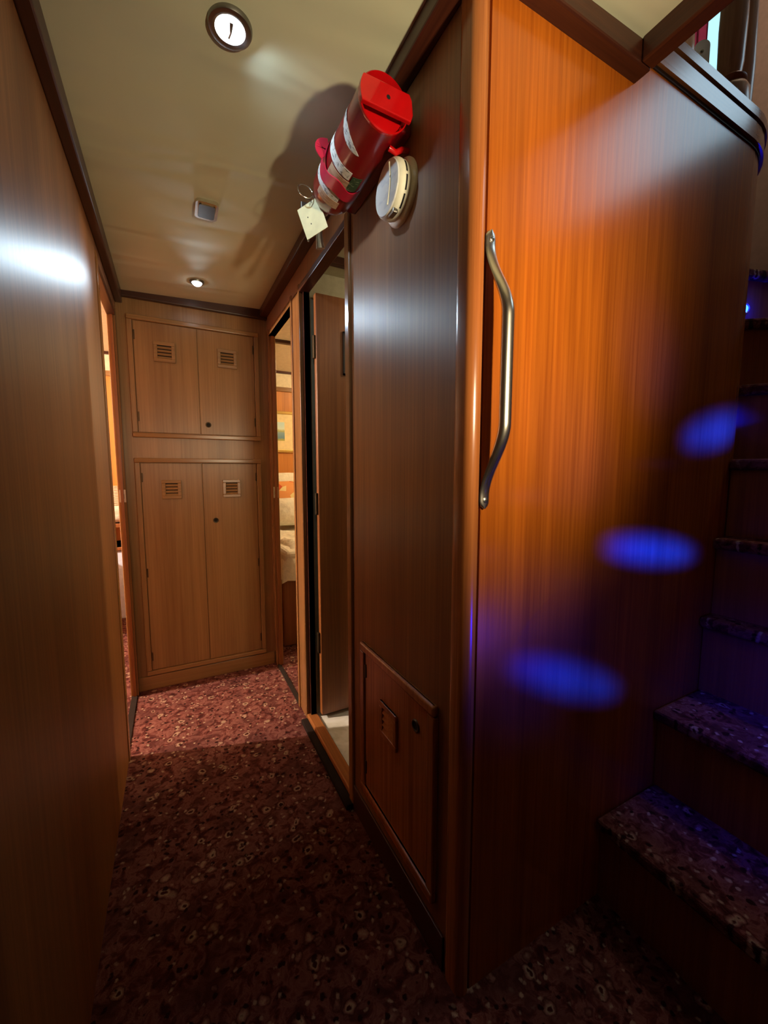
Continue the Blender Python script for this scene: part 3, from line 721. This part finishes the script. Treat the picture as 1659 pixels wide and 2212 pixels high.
struct('wall_stair_end', G().box(1.6, 2.46, 1.98, 2.02, 0, 2.04), M_salwall)

# blue step lights
def step_light(name, loc, dirv, label, target=None, power=0.0, angle=14, scale=None, roll=0.0):
    o = thing(name, loc, label, 'step light', 'blue step lights')
    M = axisM(loc, dirv)
    obj('bezel', G().lathe([(0.020, -0.001), (0.020, 0.004), (0.016, 0.006), (0.013, 0.004)], M, 24, True, False, False), M_chrome, o)
    obj('lens', G().lathe([(0.0001, 0.0065), (0.008, 0.006), (0.0135, 0.0035)], M, 20, True, False, False), M_blue, o)
    if target is not None:
        p = Vector(loc) + Vector(dirv) * 0.02
        l = lamp('step_light_beam', 'SPOT', p, power, BLUE, 0.030, target, angle, 1.0, scale, roll)
    return o
step_light('step_light', (0.84, -0.146, 0.50), (0, 1, 0), 'blue step light at the foot of the stairs', (0.80, YP, 0.618), 800, 19, (2.0, 0.40, 1), -22)
step_light('step_light', (1.12, -0.146, 0.76), (0, 1, 0), 'blue step light on the low stair wall by the second step', (1.10, YP, 0.895), 1600, 19, (2.0, 0.34, 1), -8)
step_light('step_light', (1.40, -0.146, 0.99), (0, 1, 0), 'blue step light high on the low stair wall', (1.37, YP, 1.215), 1600, 18, (1.9, 0.45, 1), 10)
for p_, tg_, w_, an_ in (((0.84, -0.12, 0.50), (0.66, YP, 0.72), 28, 36), ((1.12, -0.12, 0.76), (0.765, YP, 1.167), 40, 20), ((1.40, -0.12, 0.99), (1.01, YP, 1.38), 60, 20), ((1.12, -0.12, 0.76), (1.40, 0.30, 0.40), 30, 80)):
    lamp('step_light_glow', 'SPOT', p_, w_, BLUE, 0.06, tg_, an_, 1.0)  # extra spots without fittings of their own, added for the dim blue patches
_e = edge(8); _a = Vector((*_e[0], 0)); _b = Vector((*_e[1], 0)); _d = (_b - _a).normalized(); _n = Vector((_d.y, -_d.x, 0)); _n = _n if _n.y < 0 else -_n
_p = _a + _d * 0.175 + Vector((0, 0, 1.685))
step_light('step_light', tuple(_p + _n * 0.002), tuple(_n), 'blue step light glowing on the topmost visible riser')
lamp('step_light_glow', 'POINT', tuple(_p + _n * 0.03), 0.5, BLUE, 0.01)

# ------------------------------------------------------------------ saloon above the stairs
def newel(name, x, y, zb, r, H, label):
    t = thing(name, (x, y, zb), label, 'newel post', 'turned posts on the coaming')
    M = Matrix.Translation((x, y, zb))
    obj('base', G().lathe([(r*1.5, 0), (r*1.55, 0.012), (r*1.5, 0.05), (r*1.3, 0.062), (r*1.0, 0.068)], M, 32), M_newel, t)
    obj('ring', G().lathe([(r*1.0, 0.066), (r*1.22, 0.072), (r*1.25, 0.080), (r*1.0, 0.088)], M, 32), M_door, t)
    obj('shaft', G().lathe([(r*0.80, 0.085), (r*0.95, 0.12), (r*1.02, 0.22), (r*0.9, 0.42), (r*0.7, H-0.1), (r*0.95, H)], M, 32), M_newel, t)
    obj('screw_cap', G().lathe([(0.005, 0), (0.004, 0.002), (0.0001, 0.003)], axisM((x - r*1.1, y - r*1.1, zb + 0.03), (-0.7, -0.7, 0)), 12), M_chrome, t)
    return t
newel('newel_post', 1.365, 0.630, 2.046, 0.030, 0.80, 'turned teak newel post standing on the curve of the coaming')
newel('newel_post', 1.54, 0.680, 2.046, 0.030, 0.80, 'turned teak newel post at the edge of the picture above the stairs')
newel('newel_post', 1.095, 0.620, 2.046, 0.024, 0.80, 'turned teak post half hidden by the ceiling trim corner')
t = thing('latch_plate', (1.165, 0.600, 2.046), 'pale metal plate with one screw standing on the coaming', 'plate')
pp = [(-0.016, 0), (0.016, 0)] + [(0.016*math.cos(a), 0.055 + 0.016*math.sin(a)) for a in [PI*k/10 for k in range(11)]]
obj('plate', G().extrude(pp, 0, 0.004, axisM((1.165, 0.600, 2.046), (-0.75, -0.66, 0), (0.66, -0.75, 0))), M_plate, t)
obj('screw', G().lathe([(0.0045, 0), (0.0035, 0.002), (0.0001, 0.0025)], axisM((1.162, 0.5975, 2.091), (-0.75, -0.66, 0)), 12), M_steel, t)
# outer saloon side with windows and curtain
g = G()
for (a, b, c, d) in ((-2.2, -1.05, 2.0, 4.1), (-1.05, 0.0, 2.0, 3.0), (-1.05, 0.0, 3.58, 4.1), (0.0, 1.375, 2.0, 4.1), (1.375, 1.55, 2.0, 2.7), (1.375, 1.55, 4.0, 4.1),
                     (1.55, 1.60, 2.0, 4.1), (1.60, 2.55, 2.0, 2.7), (1.60, 2.55, 4.0, 4.1), (2.55, 3.2, 2.0, 4.1)): g.box(2.90, 2.95, a, b, c, d)
struct('wall_saloon', g, M_salwall)
struct('window_1', G().box(2.915, 2.925, 1.37, 1.56, 2.68, 4.05), M_window)
struct('window_2', G().box(2.915, 2.925, 1.58, 2.6, 2.68, 4.05), M_window)
struct('window_3', G().box(2.915, 2.925, -1.10, 0.05, 2.95, 3.62), M_window_b)
g = G(); pts = [(2.86 + 0.012*math.sin(k*1.3), 1.448 + 0.010*k) for k in range(10)]
vs = [(a, b, 2.75) for a, b in pts] + [(a, b, 4.0) for a, b in pts]
g.add(vs + [(a + 0.004, b, c) for a, b, c in vs], [(k, k+1, 10+k+1, 10+k) for k in range(9)] + [(20+k, 30+k, 31+k, 21+k) for k in range(9)], True)
obj('curtain', g, M_curtain, None, 'dark red curtain hanging beside the bright saloon window', 'curtain')
struct('ceiling_saloon', G().box(-0.5, 2.95, -2.2, 3.2, 4.1, 4.15), M_headliner)

# ------------------------------------------------------------------ starboard cabin (seen through the doorway by the lockers)
YB = 3.86
struct('wall_cabin_back', G().box(-2.4, 2.6, YB, YB + 0.04, 0, 1.86), wood('teak_cabin_wall', (0.62, 0.25, 0.05), (0.46, 0.17, 0.03), 'Z', 0.4, 0.3))
struct('wall_cabin_back_upper', G().box(-2.4, 2.6, YB + 0.01, YB + 0.04, 1.86, 2.08), M_headliner)
struct('ceiling_cabin', G().box(XR + 0.034, 2.6, 1.70, YB + 0.04, 2.02, 2.06).box(-2.4, XL - 0.03, 1.2, YB + 0.04, 2.02, 2.06).box(-0.226, 0.516, YF + 0.05, YB + 0.04, 2.02, 2.06), M_headliner)
struct('trim_10', G().box(-2.4, 2.6, YB - 0.02, YB + 0.01, 1.835, 1.875, 0.004), M_cabx)
struct('trim_11', G().box(-2.4, 2.6, YB - 0.012, YB + 0.01, 2.000, 2.022, 0.002), M_trimx)
struct('trim_12', G().box(0.516, 2.6, 2.95, 2.985, 1.998, 2.022, 0.002), M_trimx)
pic = thing('framed_picture', (0.965, YB, 1.27), 'small gilt-framed seascape on the cabin wall above the bed', 'picture')
px0, px1, pz0, pz1 = 0.78, 1.16, 1.275, 1.655
obj('frame', G().box(px0, px1, YB-0.022, YB, pz1-0.026, pz1, 0.004).box(px0, px1, YB-0.022, YB, pz0, pz0+0.026, 0.004).box(px0, px0+0.026, YB-0.022, YB, pz0+0.026, pz1-0.026, 0.004).box(px1-0.026, px1, YB-0.022, YB, pz0+0.026, pz1-0.026, 0.004), M_gold, pic)
obj('mat', G().box(px0+0.02, px1-0.02, YB-0.012, YB-0.002, pz0+0.02, pz1-0.02), M_mat, pic)
obj('painting', G().box(0.83, 0.952, YB-0.015, YB-0.011, 1.385, 1.555), M_sea, pic)
def cushion(name, c, sx, sy, sz, tilt, mat, label, group, rotz=0):
    """pillow: rounded square, thick in the middle"""
    n = 14; g = G(); M = Matrix.Translation(c) @ Matrix.Rotation(rotz, 4, 'Z') @ Matrix.Rotation(tilt, 4, 'X')
    rng = random.Random(hash(label) % 1000 if False else len(label)); vs = []
    for side in (1, -1):
        for i in range(n + 1):
            for j in range(n + 1):
                u, v = 2*i/n - 1, 2*j/n - 1
                prof = (max(0, 1 - abs(u)**2.6) * max(0, 1 - abs(v)**2.6)) ** 0.5
                pin = 1 - 0.05 * (abs(u*v))
                vs.append(M @ Vector((u*sx/2*pin, side * sy/2 * prof * (1 + 0.06*rng.uniform(-1, 1)), v*sz/2*pin)))
    m = (n + 1) ** 2; fs = []
    for i in range(n):
        for j in range(n):
            a = i*(n+1)+j; fs += [(a, a+n+1, a+n+2, a+1), (m+a, m+a+1, m+a+n+2, m+a+n+1)]
    g.add(vs, fs, True)
    return obj(name, g, mat, None, label, 'pillow', group)
bed = thing('double_bed', (1.2, 3.1, 0), 'bed with white linen on a dark wooden base in the bright cabin', 'bed')
obj('bed_base', G().box(0.575, 1.95, 2.46, 3.84, 0, 0.43, 0.01), M_door, bed)
g = G(); nx, ny = 34, 30; vs = []
rng = random.Random(3)
for j in range(ny + 1):
    for i in range(nx + 1):
        x_ = 0.56 + 1.40*i/nx; yy = 2.42 + 1.40*j/ny
        ex_ = min(i, nx - i) / 3.0; ey_ = min(j, 99) / 3.0; e_ = min(ex_, ey_, 1.0)
        drop = (1 - e_) ** 2
        vs.append((x_ + 0.012*math.sin(j*1.7)*(1-e_), yy + 0.014*math.sin(i*1.9)*(1-e_), 0.62 - 0.20*drop + 0.012*math.sin(i*0.9+j*0.6) + 0.006*rng.uniform(-1, 1)))
g.add(vs, [(j*(nx+1)+i, j*(nx+1)+i+1, (j+1)*(nx+1)+i+1, (j+1)*(nx+1)+i) for j in range(ny) for i in range(nx)], True)
obj('coverlet', g, M_cloth, bed)
obj('mattress', G().box(0.60, 1.92, 2.48, 3.82, 0.43, 0.60, 0.03, 3), M_cloth, bed)
cushion('bed_pillow', (0.92, 3.36, 0.765), 0.55, 0.20, 0.24, math.radians(-20), M_cloth, 'plump white pillow lying at the foot of the flowered cushion', 'bed pillows')
cushion('flowered_cushion', (0.96, 3.56, 0.84), 0.60, 0.13, 0.36, math.radians(-14), M_floral, 'orange and cream flowered cushion propped on the bed', 'bed pillows')
cushion('bed_pillow', (0.96, 3.74, 0.88), 0.66, 0.12, 0.42, math.radians(-8), M_cloth, 'white pillow standing behind the flowered cushion against the wall', 'bed pillows')
struct('wall_cabin_starboard', G().box(2.56, 2.6, 1.7, 3.9, 0, 2.05), M_wall)

# port cabin
struct('wall_cabin_port', G().box(-2.4, -2.36, 1.2, 3.9, 0, 2.05), M_wall)
struct('wall_cabin_near', G().box(-2.4, XL - 0.03, 1.25, 1.29, 0, 2.05), M_wall)
nb = thing('bedside_cabinet', (-0.45, 3.80, 0), 'white painted bedside cabinet seen through the narrow doorway', 'cabinet')
obj('body', G().box(-0.62, -0.30, 3.52, 3.84, 0.0, 0.52, 0.004), M_whitep, nb)
obj('top', G().box(-0.64, -0.29, 3.50, 3.85, 0.52, 0.545, 0.004), M_door, nb)
bk = thing('bunk', (-1.3, 3.45, 0), 'bunk with white bedding against the wall of the orange-lit cabin', 'bed')
obj('bunk_base', G().box(-2.1, -0.66, 3.0, 3.84, 0, 0.5, 0.01), M_door, bk)
obj('bunk_shelf', G().box(-0.66, -0.30, 3.50, 3.84, 0.69, 0.72, 0.004), M_door, bk)
obj('mattress', G().box(-2.1, -0.66, 3.0, 3.84, 0.5, 0.66, 0.03, 3), M_cloth, bk)
cushion('striped_pillow', (-0.45, 3.71, 0.857), 0.34, 0.13, 0.27, math.radians(-12), M_stripe, 'brown and cream striped pillow glimpsed above the strike plate', 'bunk pillows')
cushion('bunk_pillow', (-0.45, 3.56, 0.785), 0.30, 0.12, 0.13, math.radians(-12), M_cloth, 'small white pillow in front of the striped pillow', 'bunk pillows')

# ------------------------------------------------------------------ fixtures out of the frame that hold the lamps
t = thing('reading_lamp', (0.54, -0.31, 1.31), 'small brass reading lamp on a gooseneck behind the viewer', 'lamp')
ML = axisM((0.556, -0.335, 1.303), (-0.16, 0.86, 0.36))
obj('shade', G().lathe([(0.022, 0), (0.034, 0.02), (0.050, 0.085)], ML, 28, True, True, False), M_gold, t)
obj('arm', G().tube([(0.932, -0.17, 1.10), (0.90, -0.20, 1.14), (0.80, -0.30, 1.22), (0.66, -0.37, 1.27), (0.556, -0.337, 1.302)], 0.006, 8), M_gold, t)
struct('wall_aft', G().box(-0.23, 1.2, -0.75, -0.71, 0, 1.95), M_wall)
